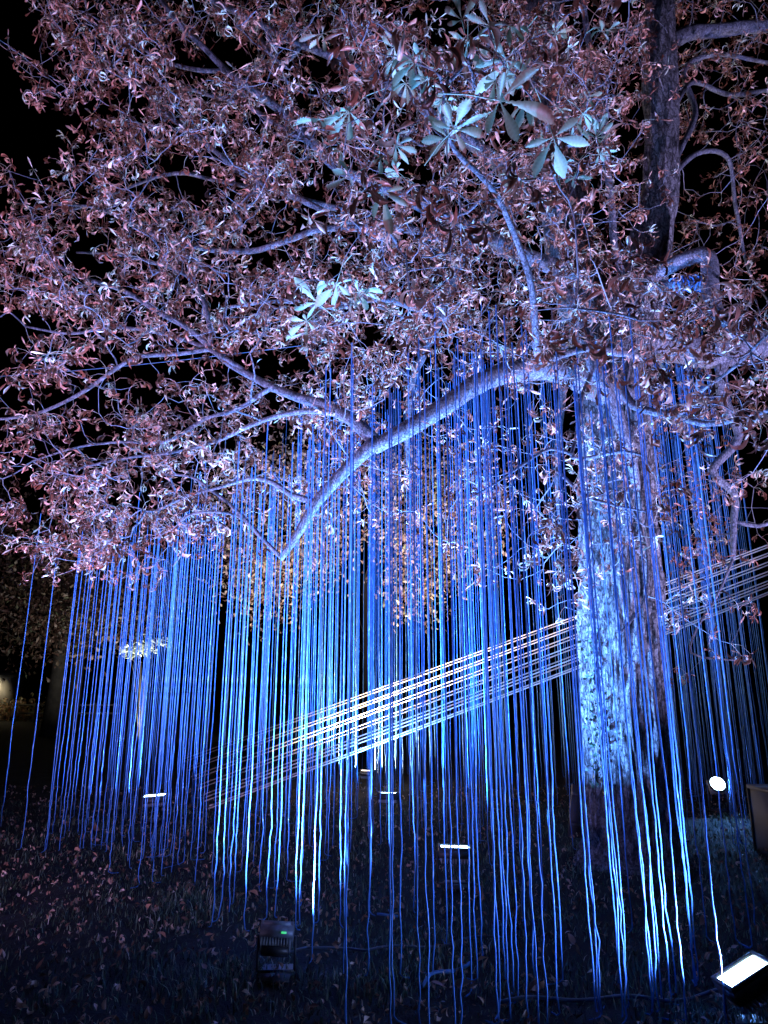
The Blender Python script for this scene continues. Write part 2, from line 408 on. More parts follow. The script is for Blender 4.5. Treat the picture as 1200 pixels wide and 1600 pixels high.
# limbs: (px, py, metres from the camera, width in photo pixels)
LIMBS = [
 [(985,625,7.0,46),(905,594,6.7,44),(860,577,6.45,40),(800,580,6.25,36),(745,600,6.1,34),(700,632,6.0,31),(650,664,5.9,29),(600,690,5.85,27),(583,697,5.85,26)],
 [(590,692,5.85,25),(540,735,5.8,22),(510,765,5.8,20),(490,787,5.8,19),(465,832,5.8,16),(450,858,5.8,14),(440,874,5.8,10)],
 [(494,785,5.8,14),(455,775,5.85,12),(430,757,5.9,10),(402,748,5.95,9),(370,752,6,8),(340,762,6.1,6),(300,772,6.2,5),(240,800,6.5,4)],
 [(443,872,5.8,9),(415,845,5.9,8),(390,820,6,8),(360,790,6.1,7),(335,770,6.2,6),(300,745,6.4,5),(250,740,6.6,4)],
 [(398,826,6,6),(372,806,6.1,5),(340,800,6.15,5),(305,803,6.2,5),(285,815,6.3,4),(290,850,6.3,4),(270,885,6.3,3)],
 [(590,694,5.85,24),(560,665,5.9,23),(535,648,6,22),(500,630,6.1,20),(460,618,6.2,17),(425,605,6.3,15),(400,592,6.4,14),(360,570,6.5,13),(330,545,6.6,12),(290,510,6.7,11),(240,482,6.8,10),(190,455,6.9,9),(130,432,7,8),(80,410,7.1,6),(30,390,7.2,5)],
 [(535,648,6,13),(480,642,6.1,11),(430,650,6.2,10),(390,665,6.3,9),(340,690,6.5,7),(280,705,6.6,6),(200,715,6.8,5),(110,735,7,4)],
 [(330,545,6.6,9),(280,552,6.7,8),(215,558,6.8,8),(170,585,6.9,7),(130,612,7,7),(60,645,7.1,6),(0,655,7.2,5),(-50,655,7.3,4)],
 [(400,592,6.4,10),(345,555,6.5,9),(310,538,6.7,8),(250,522,6.9,7),(180,510,7.1,6),(110,522,7.3,5),(40,510,7.4,4)],
 [(425,605,6.3,10),(370,640,6.4,8),(320,655,6.5,7),(260,690,6.7,6),(190,690,6.9,5),(120,700,7,4),(50,720,7.2,3)],
 [(900,430,7.4,30),(800,390,7,26),(700,340,6.7,22),(600,295,6.4,19),(525,260,6.2,18),(480,215,6.1,17),(450,180,6.1,16),(410,150,6,15),(355,115,6,13),(320,75,6,11),(290,45,6,10),(255,5,6,9),(235,-30,6,8)],
 [(490,225,6.15,10),(425,192,6.2,10),(380,160,6.3,9),(330,150,6.4,7),(260,130,6.6,5)],
 [(860,330,7.6,26),(770,250,7,23),(700,200,6.6,20),(650,158,6.4,18),(600,130,6.3,17),(560,105,6.2,16),(510,85,6.2,14),(460,68,6.2,13),(420,45,6.2,12),(380,25,6.2,11),(335,0,6.2,10),(290,-25,6.2,8)],
 [(470,72,6.2,9),(440,100,6.3,8),(400,45,6.4,8),(420,40,6.4,7)],
 [(355,113,6,9),(300,108,6.1,8),(250,92,6.2,7),(215,68,6.3,6),(185,40,6.4,5),(160,10,6.5,4)],
 [(540,330,6.7,13),(440,302,6.5,11),(370,262,6.5,10),(300,210,6.4,9),(255,170,6.5,8),(215,130,6.6,7),(180,105,6.7,5),(150,60,6.8,4)],
 [(620,380,6.7,14),(530,340,6.5,12),(480,318,6.5,11),(440,298,6.5,10),(380,290,6.6,8),(330,280,6.7,7),(275,270,6.8,7),(190,298,7,5),(110,330,7.2,4)],
 [(700,380,6.9,17),(620,355,6.6,15),(560,355,6.4,13),(500,360,6.4,12),(460,372,6.5,12),(420,385,6.5,11),(390,391,6.6,11),(340,392,6.7,10),(300,385,6.8,9),(250,372,6.9,8),(210,350,7,7),(150,325,7.1,5),(80,320,7.2,4)],
 [(330,545,6.6,9),(325,490,6.6,9),(305,445,6.7,8),(270,420,6.8,6),(200,400,7,5),(120,395,7.2,4)],
 [(700,500,7.2,12),(600,470,6.8,10),(520,480,6.6,9),(440,470,6.6,8),(360,480,6.7,6)],
 # near branches that reach over the viewer
 [(1000,560,6.6,15),(960,548,5.4,15),(920,545,5.1,15),(880,555,4.8,15),(848,562,4.6,16),(838,530,4.4,14),(832,480,4.2,14),(825,430,4,13),(805,370,3.8,12),(780,310,3.5,11),(745,270,3.2,10),(710,235,3,9),(690,180,2.8,7),(700,120,2.7,5)],
 [(985,560,6.5,12),(975,590,5.8,15),(985,630,5.3,16),(1010,643,5,15),(1060,650,4.7,13),(1100,662,4.5,12),(1150,655,4.3,11),(1200,640,4.1,10),(1270,620,4,9)],
 [(1060,650,4.7,8),(1090,605,4.2,7),(1080,550,3.9,7),(1020,510,3.7,6),(960,490,3.5,5),(890,480,3.4,4)],
 [(1095,612,4.2,7),(1150,570,3.8,6),(1190,530,3.6,5),(1230,500,3.5,4)],
 [(925,575,6.4,9),(908,630,5.8,9),(900,680,5.4,8),(895,715,5,7),(930,714,4.8,7),(975,705,4.6,6),(1010,715,4.5,4)],
 [(897,712,5,7),(860,702,4.8,6),(820,722,4.6,6),(780,750,4.5,5),(740,775,4.4,4)],
 [(870,735,4.8,6),(895,758,4.7,8),(915,775,4.6,8),(960,790,4.5,5),(1010,800,4.4,4)],
 [(975,432,6.9,13),(958,380,6.8,14),(955,310,6.7,14),(945,220,6.6,13),(935,130,6.5,13),(915,40,6.4,12),(905,-30,6.3,10)],
 [(995,765,6.75,16),(985,720,6.5,18),(975,680,6.4,20),(958,628,6.3,20),(940,595,6.25,20),(928,573,6.25,22),(920,545,6.3,18),(905,500,6.4,16),(880,440,6.5,14),(850,400,6.4,11)],
 [(1000,450,7.1,26),(1025,428,6.9,27),(1060,410,6.8,26),(1095,400,6.7,27),(1107,415,6.7,29),(1111,450,6.65,29),(1120,485,6.6,24),(1135,505,6.5,18),(1150,530,6.4,12)],
 [(1000,470,7.1,24),(1040,448,6.95,20),(1080,446,6.8,17),(1112,452,6.65,14)],
 [(1000,535,7.2,58),(1060,542,7.3,54),(1110,552,7.4,53),(1160,545,7.5,54),(1215,525,7.6,58),(1290,505,7.7,62)],
 [(1125,560,7.4,20),(1130,620,7.5,18),(1155,680,7.6,17),(1112,735,7.7,16),(1148,772,7.75,14),(1147,820,7.8,12),(1145,872,7.8,9)],
 [(1150,815,7.8,8),(1185,822,7.8,8),(1230,810,7.8,7)],
 [(885,480,8.2,17),(880,600,8.2,15),(874,680,8.1,13),(870,750,8,10),(876,820,8,5)],
 [(800,310,8,27),(755,340,8,25),(725,395,8,23),(700,455,8,20),(670,540,8,16),(642,600,8,14),(636,680,8,9),(640,730,8,5)],
 [(1035,75,7.4,30),(1080,52,7.5,24),(1140,45,7.6,22),(1210,38,7.7,20),(1290,30,7.8,18)],
 [(1050,260,7.3,12),(1085,180,7.5,11),(1070,110,7.6,10),(1110,85,7.7,9),(1180,95,7.8,7),(1240,100,7.9,6)],
 [(1045,280,7.2,11),(1090,240,7.5,10),(1140,250,7.8,8),(1150,330,8,7),(1170,420,8.2,5),(1200,470,8.4,4)],
 [(1040,180,7.2,10),(1085,130,7.6,9),(1140,148,8,8),(1200,142,8.3,7),(1260,150,8.6,6)],
 [(960,790,6.9,6),(990,800,6.4,6),(1010,860,6,6),(1008,930,5.8,6),(985,970,5.7,6),(970,990,5.6,5)],
 [(1148,870,7.8,6),(1120,930,7.8,5),(1090,980,7.8,5),(1080,1020,7.8,4),(1120,1030,7.8,4),(1160,1032,7.8,3)],
]
NODES = []; NPAR = []; NRAD = []; FIX = []
BRANCHMB = []
for L in LIMBS:
    rows_ = []
    for px, py, Y, wd in L:
        p = P(px, py, Y); rows_.append([*p, (wd * (0.82 if wd < 18 else 0.92)) / 2 / depth_px(p)])
    sp = smooth_path(rows_, 0.10)
    k = np.arange(len(sp))[:, None]
    amp = np.minimum(sp[:, 3], 0.03)[:, None] * 0.35
    sp[:, :3] += amp * np.sin(k * np.array([[0.5, 0.63, 0.41]]) + rng.uniform(0, 6, (1, 3)))
    b_ = MB(); b_.tube(sp[:, :3], sp[:, 3], 12 if sp[0, 3] > 0.05 else 8, True, 0.5, 0.035)
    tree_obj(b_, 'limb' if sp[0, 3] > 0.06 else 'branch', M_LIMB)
    for q in sp:
        NODES.append(q[:3]); NPAR.append(-1); NRAD.append(q[3]); FIX.append(1)

# leaf density seen in the photo, 50 px cells (0 = sky, 9 = dense); y from 0 to 1050
DENS = [
 "078888887887678888865665",
 "178888788887788999886554",
 "057887788776678999986553",
 "000488888877788999965543",
 "004788888777789998754533",
 "315888888877888887433333",
 "468988888888888876433332",
 "788888888888888876444333",
 "788888888889998887555333",
 "577786788889998887655443",
 "554453568888888876655432",
 "342223468888864322233322",
 "222334467775432222223332",
 "366666654432222222223322",
 "588888764222112233223332",
 "688887531111112344323332",
 "477886310111111245223322",
 "035520010000000133213321",
 "000000000000000011101211",
 "000000000000000000001110",
 "000000000000000000000110"]
ATT = []       # (point, near?)
for r_, line in enumerate(DENS):
    for c_, ch in enumerate(line):
        d = int(ch) * (0.86 if c_ < 17 or r_ > 8 else 1.1)
        d *= 1.0
        cnt = int(d * 2.25) + (random.random() < (d * 2.25) % 1)
        for _ in range(cnt):
            px = c_ * 50 + random.uniform(-5, 55); py = r_ * 50 + random.uniform(-5, 55)
            if random.random() > 0.80 + 1.7 * mnoise.noise((px / 95, py / 60, 2.0)): continue
            if c_ >= 20 and r_ < 18: Y = random.gauss(8.4, 0.8)
            elif r_ >= 12 and c_ < 12: Y = random.gauss(7.0, 0.6)
            elif r_ < 6: Y = random.gauss(6.2, 0.8)
            else: Y = random.gauss(6.7, 0.75)
            ATT.append((P(px, py, max(4.8, min(9.8, Y))), 0))
# a ring of foliage past the frame edges so that the crown goes on
for _ in range(150):
    px, py = random.uniform(20, 1300), random.uniform(-160, 0)
    ATT.append((P(px, py, random.gauss(6.3, 0.8)), 0))
for _ in range(110):
    px, py = random.choice([(random.uniform(-130, 0), random.uniform(300, 830)), (random.uniform(1200, 1330), random.uniform(0, 700))])
    ATT.append((P(px, py, random.gauss(7.4, 0.6)), 0))
# low branches close to the viewer: (px range, py range, metres, how many, kind)
NEAR = [((520, 960), (0, 330), (2.5, 3.8), 62, 1), ((430, 640), (400, 520), (3.6, 4.6), 16, 1),
        ((830, 1205), (430, 660), (3.2, 4.3), 96, 2), ((760, 1030), (690, 850), (3.9, 4.9), 30, 2), ((560, 720), (300, 460), (3.4, 4.6), 14, 2)]
for (x0, x1), (y0, y1), (d0, d1), cnt, kind in NEAR:
    for _ in range(cnt):
        px, py = random.uniform(x0, x1), random.uniform(y0, y1)
        if kind == 2 and py > 535 and 700 < px < 1000 and random.random() < 0.7: continue   # the arching limb stays in view
        ATT.append((P(px, py, random.uniform(d0, d1)), kind))

ATTP = np.array([a[0] for a in ATT]); kinds_ = np.array([a[1] for a in ATT])
base_nodes = np.array(NODES)
d0 = np.array([np.min(np.sum((base_nodes - p) ** 2, 1)) for p in ATTP])
order = np.argsort(d0)
nodes = np.zeros((len(NODES) + len(ATTP) * 8, 3)); nodes[:len(NODES)] = base_nodes; nn = len(NODES)
par = list(NPAR); fix = list(FIX); cnts = [0] * nn
paths = []; ends = []
for ai in order:
    a = ATTP[ai]
    dd = np.sum((nodes[:nn] - a) ** 2, 1); b0 = int(np.argmin(dd)); s = nodes[b0]
    L = math.sqrt(dd[b0])
    k = 2 if L < 0.2 else (4 if L < 0.8 else 7)
    side = rng.normal(0, 0.14 * L, 3); side[2] -= 0.05 * L
    c = (s + a) / 2 + side
    t = (np.arange(1, k + 1) / k)[:, None]
    pts = (1 - t) ** 2 * s + 2 * t * (1 - t) * c + t * t * a + rng.normal(0, 0.012, (k, 3)) * np.minimum(1, L * 2)
    ids = []
    prev = b0
    for p in pts:
        nodes[nn] = p; par.append(prev); cnts.append(0); fix.append(0); prev = nn; ids.append(nn); nn += 1
    paths.append([b0] + ids); ends.append(ai)
nodes = nodes[:nn]
load = np.zeros(nn)
for pth in paths: load[pth[-1]] += 1
for i in range(nn - 1, len(NODES) - 1, -1):
    if par[i] >= 0: load[par[i]] += load[i]
rad = 0.0023 * np.maximum(load, 1) ** 0.42
tw = MB()
for pth in paths:
    rr = [min(rad[pth[1]] * 1.1, NRAD[pth[0]] if pth[0] < len(NRAD) else 9)] + [rad[i] for i in pth[1:]]
    if load[pth[1]] >= 9:
        b_ = MB(); b_.tube(nodes[pth], rr, 6); tree_obj(b_, 'branch', M_LIMB)
    else:
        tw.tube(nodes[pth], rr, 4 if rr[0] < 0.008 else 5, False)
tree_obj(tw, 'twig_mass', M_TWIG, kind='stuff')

# leaves: two or three on each twig end, some along the twig
pos, dirs, ups, size = [], [], [], []
near_leaves = []
for pth, ai in zip(paths, ends):
    kind = kinds_[ai]
    e = nodes[pth[-1]]; d = nodes[pth[-1]] - nodes[pth[-2]]; d /= np.linalg.norm(d) + 1e-9
    spots = [e] * (2 + (random.random() < 0.8)) + ([nodes[pth[len(pth) // 2]]] if random.random() < 0.6 else [])
    for p in spots:
        v = d * 0.6 + rng.normal(0, 0.7, 3) + np.array([0, 0, -0.15]); u = np.array([0, 0, 1.0]) + rng.normal(0, 0.55, 3)
        s = random.uniform(0.09, 0.155)
        if kind == 0:
            pos.append(p); dirs.append(v); ups.append(u); size.append(s)
        else:
            near_leaves.append((p, v, u, s * (1.0 if kind == 2 else 1.05), kind))
lv = MB()
scatter(TPLF, np.array(pos), np.array(dirs), np.array(ups), np.array(size), lv)

# the big fresh leaves right over the viewer, faces towards the lamps and the lens
BIG = [(780,155,2.15,0.20,10),(708,200,2.5,0.17,-60),(862,212,2.4,0.17,60),(545,172,3.2,0.19,150),(598,300,3.1,0.18,80),(700,215,2.9,0.15,200),
       (790,90,2.6,0.17,120),(650,95,2.9,0.17,170),(525,440,4.0,0.20,100),(495,470,4.2,0.19,230),(560,455,4.1,0.17,0),
       (730,60,2.8,0.17,90),(480,500,4.4,0.18,140)]
def mat3(x, u):
    x = x / np.linalg.norm(x); y = np.cross(u, x); y /= np.linalg.norm(y); z = np.cross(x, y)
    return np.array([x, y, z]).T
FRESH = [palmate(False) for _ in range(7)]
FRESH_ME = []
for fi, f in enumerate(FRESH):
    k_ = 0.6 if fi < 4 else random.uniform(0.2, 0.5); f.T = [np.clip((t - 0.5) * 0.8 + k_ + 0.15, 0, 1) for t in f.T]
    me = f.mesh('fresh_leaf', True); me.materials.append(M_GREENLEAF); FRESH_ME.append(me)
FINE_ME = []
for q in range(18):
    me = palmate(True, True).mesh('withered_leaf', True); me.materials.append(M_LEAF); FINE_ME.append(me)
from mathutils import Matrix
def put_leaf(me, p, M3, s, label=None):
    o = link('leaf', me, tree)
    o.matrix_local = Matrix.Translation(Vector(p - TB)) @ Matrix(M3.tolist()).to_4x4() @ Matrix.Diagonal((s, s, s, 1))
    return o
nleaf = 0
for q, (px, py, Y, s, ang) in enumerate(BIG):
    c = P(px, py, Y); view = np.array([0, 0, CAMZ]) - c; view /= np.linalg.norm(view)
    upish = -(view * 0.62 + np.array([0.2, 0.08, -0.62]) + rng.normal(0, 0.15, 3))
    s *= 1.22; a = R(ang); right = np.array([1.0, 0, 0]); up2 = np.cross(view, right) * -1
    x = right * math.cos(a) + up2 * math.sin(a)
    x = x - upish * np.dot(x, upish) / np.dot(upish, upish); x /= np.linalg.norm(x)
    put_leaf(FRESH_ME[q % 4 if q < 8 else q % len(FRESH_ME)], c - x * 1.0 * s, mat3(x, upish), s); nleaf += 1
random.shuffle(near_leaves)
near_leaves.sort(key=lambda t: t[0][1])
for p, v, u, s, kind in near_leaves:
    if nleaf < 300:
        me = random.choice(FRESH_ME) if (kind == 1 and random.random() < 0.22) else random.choice(FINE_ME)
        put_leaf(me, p, mat3(v, u), s); nleaf += 1
    else:
        scatter(TPLF, p[None], v[None], u[None], np.array([s]), lv)
tree_obj(lv, 'leaf_mass', M_LEAF, smooth=False, kind='stuff')

# blue cord wrapped round the broken elbow limb: it belongs to the installation
mb = MB()
for q in range(9):
    t = q / 8; c = P(1050 + 55 * t, 446 - 4 * t, 6.85 - 0.15 * t)
    a = np.linspace(0, 2 * math.pi, 14); rr = 0.075 + 0.012 * (q % 3)
    ring = c[None] + np.stack([0.02 * np.sin(3 * a + q), rr * np.cos(a), rr * np.sin(a)], 1)
    mb.tube(ring, 0.009, 5, False)
o = mb.obj('cord_wrapping', M_CORD, smooth=True)
tag(o, 'blue cord wound round the short limb below the bent elbow branch', 'cord')

# ivy on the left flank of the trunk
iv = empty('ivy', tuple(P(920, 1180, TY - 0.35))); tag(iv, 'small ivy climbing the lower left flank of the tree trunk', 'ivy')
ivl = np.array(iv.location)
st = MB(); lf = MB(); one = [leaflet(1, 0.8, 0.4, 0.1, 0.2, 3)]
tpl1 = [(V, F4, F3, np.full(len(V), 0.5)) for V, F4, F3 in one]
tr = np.array(trunk_rows[2:6])
def trunk_at(z):
    zz = tr[:, 2]; return np.array([np.interp(z, zz, tr[:, 0]), np.interp(z, zz, tr[:, 1]), z]), np.interp(z, zz, tr[:, 3])
ip, idr = [], []
for q in range(5):
    a0 = R(random.uniform(195, 232)); pts = []
    for z in np.linspace(0.7, random.uniform(1.6, 2.4), 16):
        c, r = trunk_at(z); a = a0 + 0.12 * math.sin(z * 5 + q)
        nrm = np.array([math.cos(a), math.sin(a), 0]); p = c + nrm * (r + 0.035); pts.append(p - ivl)
        for _ in range(2):
            ip.append(p + rng.normal(0, 0.03, 3) + nrm * 0.02 - ivl); idr.append(nrm * 0.4 + rng.normal(0, 0.6, 3))
    st.tube(np.array(pts), 0.005, 5)
st.obj('stem', M_TWIG, iv)
scatter(tpl1, np.array(ip), np.array(idr), rng.normal(0, 1, (len(ip), 3)), rng.uniform(0.03, 0.055, len(ip)), lf, 0.3)
lf.obj('leaf_mass', M_IVY, iv, kind='stuff')

# ------------------------------------------------------------------ flood lamps
def rotm(dirv, roll=0.0):
    z = np.array(dirv, float); z /= np.linalg.norm(z)
    ref = np.array([math.cos(roll), math.sin(roll), 0.0])
    x = ref - z * np.dot(ref, z); x /= np.linalg.norm(x); y = np.cross(z, x)
    return np.array([x, y, z]).T

def floodlight(loc, aim, roll, size, label, power, color, lens=M_LENS, round_=False, body=None, indicator=False, spread=150, group='floodlights standing in the grass'):
    """yoke-mounted LED flood lamp; loc is the head centre, aim the direction of its glass"""
    loc = np.array(loc, float); base = np.array([loc[0], loc[1], 0.0])
    f = empty('floodlight', tuple(base)); tag(f, label, 'floodlight', group)
    A = rotm(aim, roll); hx, hy = size; c = np.array([0, 0, loc[2]])
    def at(v): return A @ np.array(v) + c
    b_ = MB()
    if round_: b_.tube([at((0, 0, -0.065)), at((0, 0, -0.02)), at((0, 0, 0.012))], [hx * 0.7, hx, hx + 0.004], 24)
    else: b_.box(at((0, 0, -0.035)), (hx, hy, 0.03), A)
    for s in (() if round_ else (-1, 1)):                                  # raised rim round the glass
        b_.box(at((s * (hx - 0.008), 0, 0.006)), (0.008, hy, 0.011), A); b_.box(at((0, s * (hy - 0.008), 0.006)), (hx - 0.017, 0.008, 0.011), A)
    b_.obj('housing', body or M_BLACK, f)
    me = None
    for k in range(11):
        b_ = MB(); b_.box((0, 0, 0), (0.003, hy * 0.85, 0.02))
        if me is None: me = b_.mesh('fin'); me.materials.append(M_FIN)
        o = link('cooling_fin', me, f); p = at((-hx * 0.85 + 1.7 * hx * k / 10, 0, -0.087))
        o.matrix_local = Matrix.Translation(Vector(p)) @ Matrix(A.tolist()).to_4x4()
    b_ = MB()
    if round_: b_.tube([at((0, 0, 0.010)), at((0, 0, 0.019))], [hx - 0.014, hx - 0.02], 24)
    else: b_.box(at((0, 0, 0.0)), (hx - 0.018, hy - 0.018, 0.004), A)
    b_.obj('lens', lens, f)
    b_ = MB(); top = at((0, 0, -0.03)); xx = A[:, 0]
    for s in (-1, 1):
        pv = top + xx * s * (hx + 0.012); ft = np.array([pv[0] * 1.0, pv[1], 0.03])
        b_.tube([pv, ft], 0.008, 6)
    lo = [np.array([top[0] + xx[0] * s * (hx + 0.012), top[1] + xx[1] * s * (hx + 0.012), 0.03]) for s in (-1, 1)]
    b_.tube(lo, 0.009, 6); b_.obj('bracket', M_BLACK, f)
    b_ = MB(); mid = (lo[0] + lo[1]) / 2
    b_.box(mid + np.array([0, 0, -0.012]), (0.09, 0.12, 0.008)); b_.tube([mid, mid + np.array([0, 0, -0.12])], [0.012, 0.003], 6)
    b_.obj('ground_spike', M_BLACK, f)
    if indicator:
        b_ = MB(); b_.box(at((hx * 0.45, -hy - 0.003, -0.045)), (0.014, 0.003, 0.004), A); b_.obj('indicator', M_GREEN, f)
        b_ = MB(); b_.box(at((0.0, -hy * 0.4, -0.125)), (hx * 0.8, hy * 0.35, 0.018), A); b_.obj('driver_box', M_BLACK, f)
    ld = bpy.data.lights.new('lamp_light', 'AREA'); ld.shape = 'RECTANGLE'; ld.size = 2 * hx - 0.05; ld.size_y = 2 * hy - 0.05
    ld.energy = power; ld.color = color; ld.spread = R(spread)
    lo_ = bpy.data.objects.new('lamp_light', ld); COL.objects.link(lo_); lo_.parent = f
    B = np.array([A[:, 0], -A[:, 1], -A[:, 2]]).T
    lo_.matrix_local = Matrix.Translation(Vector(at((0, 0, 0.023)))) @ Matrix(B.tolist()).to_4x4()
    return f

def head(px, py, h): return G(px, py, h)
floodlight(head(434, 1452, 0.24), (0.02, 0.60, 0.80), 0.1, (0.095, 0.078), 'black floodlight seen from behind, with a small green indicator', 450, LAV, body=M_HOUS, indicator=True, spread=115)
floodlight(head(1162, 1520, 0.25), (-0.45, 0.10, 0.89), 0.0, (0.13, 0.11), 'large glaring floodlight tilted towards the viewer at lower right', 230, LAV)
floodlight(head(711, 1325, 0.30), (0.03, 0.05, 0.99), 0.0, (0.14, 0.11), 'upward floodlight in the grass left of the trunk, nearest to its foot', 1900, BLUE)
floodlight(head(242, 1244, 0.30), (-0.06, -0.04, 0.99), 0.1, (0.15, 0.12), 'upward floodlight at the left side of the cord curtain', 480, LAV, spread=178)
floodlight(head(607, 1240, 0.28), (0.0, 0.03, 0.98), -0.25, (0.13, 0.10), 'white upward floodlight just right of the reddish lamp', 330, BLUE)
floodlight(head(573, 1205, 0.30), (0.06, -0.05, 1.0), 0.2, (0.11, 0.09), 'reddish warm floodlight far back below the slanting ropes', 1500, WARM, lens=M_LENSW, spread=178)
floodlight(head(1121, 1225, 0.36), (-0.10, -0.84, 0.53), 0.0, (0.11, 0.11), 'dazzling round floodlight behind the trunk, shining straight at the viewer', 80, BLUE, round_=True)
# two more of the same lamps stand beside the path behind the viewer; their light is seen on the crown and the right stem
floodlight((-4.6, 3.0, 0.3), (0.24, 0.46, 0.80), 0.0, (0.15, 0.11), 'floodlight on the grass left of the viewer aimed at the left crown', 760, VIO, spread=136)
floodlight((5.6, 4.6, 0.3), (-0.32, 0.29, 0.90), 0.0, (0.15, 0.11), 'floodlight on the grass right of the viewer aimed at the stems', 520, PINK, spread=100)

# ------------------------------------------------------------------ blue cords
ENDS = [(0,1292),(32,1332),(69,1335),(72,1332),(82,1306),(93,1280),(92,1334),(99,1312),(108,1302),(115,1278),(120,1308),(123,1332),(137,1290),(141,1317),(157,1332),(164,1323),
 (170,1372),(178,1320),(197,1280),(198,1352),(201,1363),(208,1320),(215,1392),(222,1350),(233,1330),(238,1350),(238,1386),(251,1345),(253,1375),(261,1332),(266,1344),(268,1368),
 (277,1357),(287,1355),(298,1350),(304,1320),(305,1389),(319,1337),(331,1375),(331,1452),(342,1441),(355,1370),(358,1430),(365,1417),(378,1365),(382,1340),(382,1458),(396,1356),
 (405,1393),(417,1440),(431,1436),(428,1390),(449,1379),(461,1355),(462,1455),(467,1450),(470,1415),(485,1324),(490,1342),(488,1503),(498,1442),(508,1336),(520,1325),(532,1444),
 (537,1513),(541,1432),(541,1640),(576,1310),(577,1528),(578,1427),(609,1427),(611,1650),(615,1600),(627,1531),(646,1424),(656,1620),(670,1645),(678,1530),(708,1635),(721,1620),
 (738,1556),(745,1538),(755,1500),(773,1463),(780,1610),(783,1590),(790,1535),(797,1605),(801,1560),(811,1575),(819,1440),(827,1600),(834,1536),(843,1615),(851,1422),(857,1625),
 (866,1415),(876,1595),(881,1540),(932,1585),(936,1590),(942,1595),(968,1545),(974,1595),(978,1600),(982,1580),(990,1455),(1018,1592),(1021,1585),(1032,1590),(1035,1570),(1052,1575),
 (1056,1560),(1075,1605),(1087,1545),(1090,1548),(1094,1540),(1105,1470),(1140,1620),(1150,1475),(1174,1485),(1180,1450),
 (868,1200),(880,1215),(885,1235),(890,1230),(895,1225),(902,1240),(1086,1245),(1095,1232),(1108,1262),(1150,1263),(1155,1261),(1163,1246),(1172,1240),(1176,1242),(1182,1240),(1190,1240),(1196,1240),
 (575,1310),(603,1310),(620,1222),(597,1232),(611,1226),(640,1305),(655,1240),(663,1230),(672,1225),(698,1315),(718,1290),(722,1300),(743,1312),(752,1318),(765,1350),(686,1290),(700,1480),(735,1330)]
for _ in range(136):                      # the cords further back in the curtain
    u = random.random()
    if u < 0.40: x = random.uniform(128, 480)
    elif u < 0.78: x = random.uniform(480, 900)
    else: x = random.uniform(1042, 1215)
    ENDS.append((x + 0.0, random.uniform(1205, 1345) if x < 900 else random.uniform(1225, 1330)))
TOPX = [-20, 60, 130, 250, 320, 400, 470, 520, 600, 700, 820, 880, 950, 1000, 1060, 1130, 1220]
TOPY = [830, 838, 868, 835, 790, 745, 690, 650, 625, 585, 545, 570, 590, 610, 560, 570, 570]
def cord_path(px, py):
    g = G(px, py); g[2] = lawn_h(g[0], g[1])
    # the cord is vertical: raise the top until it disappears in the crown
    ty = np.interp(px, TOPX, TOPY) - (random.uniform(-40, 40) if random.random() < 0.75 else random.uniform(0, 110))
    top = P(600, ty, g[1])[2]
    n_ = 26
    t = np.concatenate([np.linspace(0, 0.35, 17), np.linspace(0.40, 1, 10)])
    n_ = len(t)
    walk = np.cumsum(rng.normal(0, 1, (n_, 2)), 0); walk -= np.linspace(0, 1, n_)[:, None] * walk[-1]
    env = (np.clip(1 - t / 0.45, 0, 1) ** 0.8)[:, None] * 0.0024 + 0.0010
    kink = rng.normal(0, 0.0034, (n_, 2)) * np.clip(1 - t / 0.35, 0, 1)[:, None]
    pts = np.zeros((n_, 3)); pts[:, :2] = g[None, :2] + walk * env + kink; pts[:, 2] = g[2] + 0.03 + t * (top - g[2] - 0.03)
    tail = rng.normal(0, 0.05, 2)
    pre = np.array([[pts[0, 0] + tail[0], pts[0, 1] + tail[1], g[2] + 0.012], [pts[0, 0] + tail[0] * 0.3, pts[0, 1] + tail[1] * 0.3, g[2] + 0.014]])
    return np.vstack([pre, pts]), g, top

ONES = ['', 'first', 'second', 'third', 'fourth', 'fifth', 'sixth', 'seventh', 'eighth', 'ninth', 'tenth', 'eleventh', 'twelfth', 'thirteenth', 'fourteenth', 'fifteenth', 'sixteenth', 'seventeenth', 'eighteenth', 'nineteenth']
TENS = ['', '', 'twent', 'thirt', 'fort', 'fift', 'sixt', 'sevent', 'eight']
def ordinal(k):
    if k < 20: return ONES[k]
    return TENS[k // 10] + ('ieth' if k % 10 == 0 else 'y-' + ONES[k % 10])
def cord_zone(px, py):
    """(look, where): every cord of a zone looks alike; within it they are told apart by their order"""
    if py < 1260:
        if px > 1040: return 'thin blue', 'rear cords right of the trunk'
        if px > 850: return 'thin blue', 'rear cords close left of the trunk'
        return 'thin blue', 'farthest cords of the curtain'
    if px < 130: return 'deep blue', 'cords under the left branch tips'
    if px < 240: return 'blue crinkled', 'cords left of the left floodlight'
    if py < 1420:
        if px < 330: return 'blue crinkled', 'cords right beside the left floodlight'
        if px < 480: return 'blue', 'cords behind the rear-facing floodlight'
        if px < 600: return 'blue', 'mid lawn cords below the reddish lamp'
        if px < 711: return 'blue', 'cords close left of the middle floodlight'
        if px < 905: return 'blue', 'cords between middle floodlight and trunk foot'
        return 'blue', 'cords right of the trunk foot'
    if px < 480: return 'bright pale blue', 'cords lit by the rear-facing floodlight'
    if px < 700: return 'long blue', 'front cords left of the middle floodlight'
    if px < 800: return 'long bright blue', 'front cords right of the middle floodlight'
    if px < 905: return 'long bright blue', 'front cords just left of the trunk'
    if px < 1060: return 'long bright blue', 'front cords before the trunk'
    return 'long blue', 'front cords near the tilted floodlight'
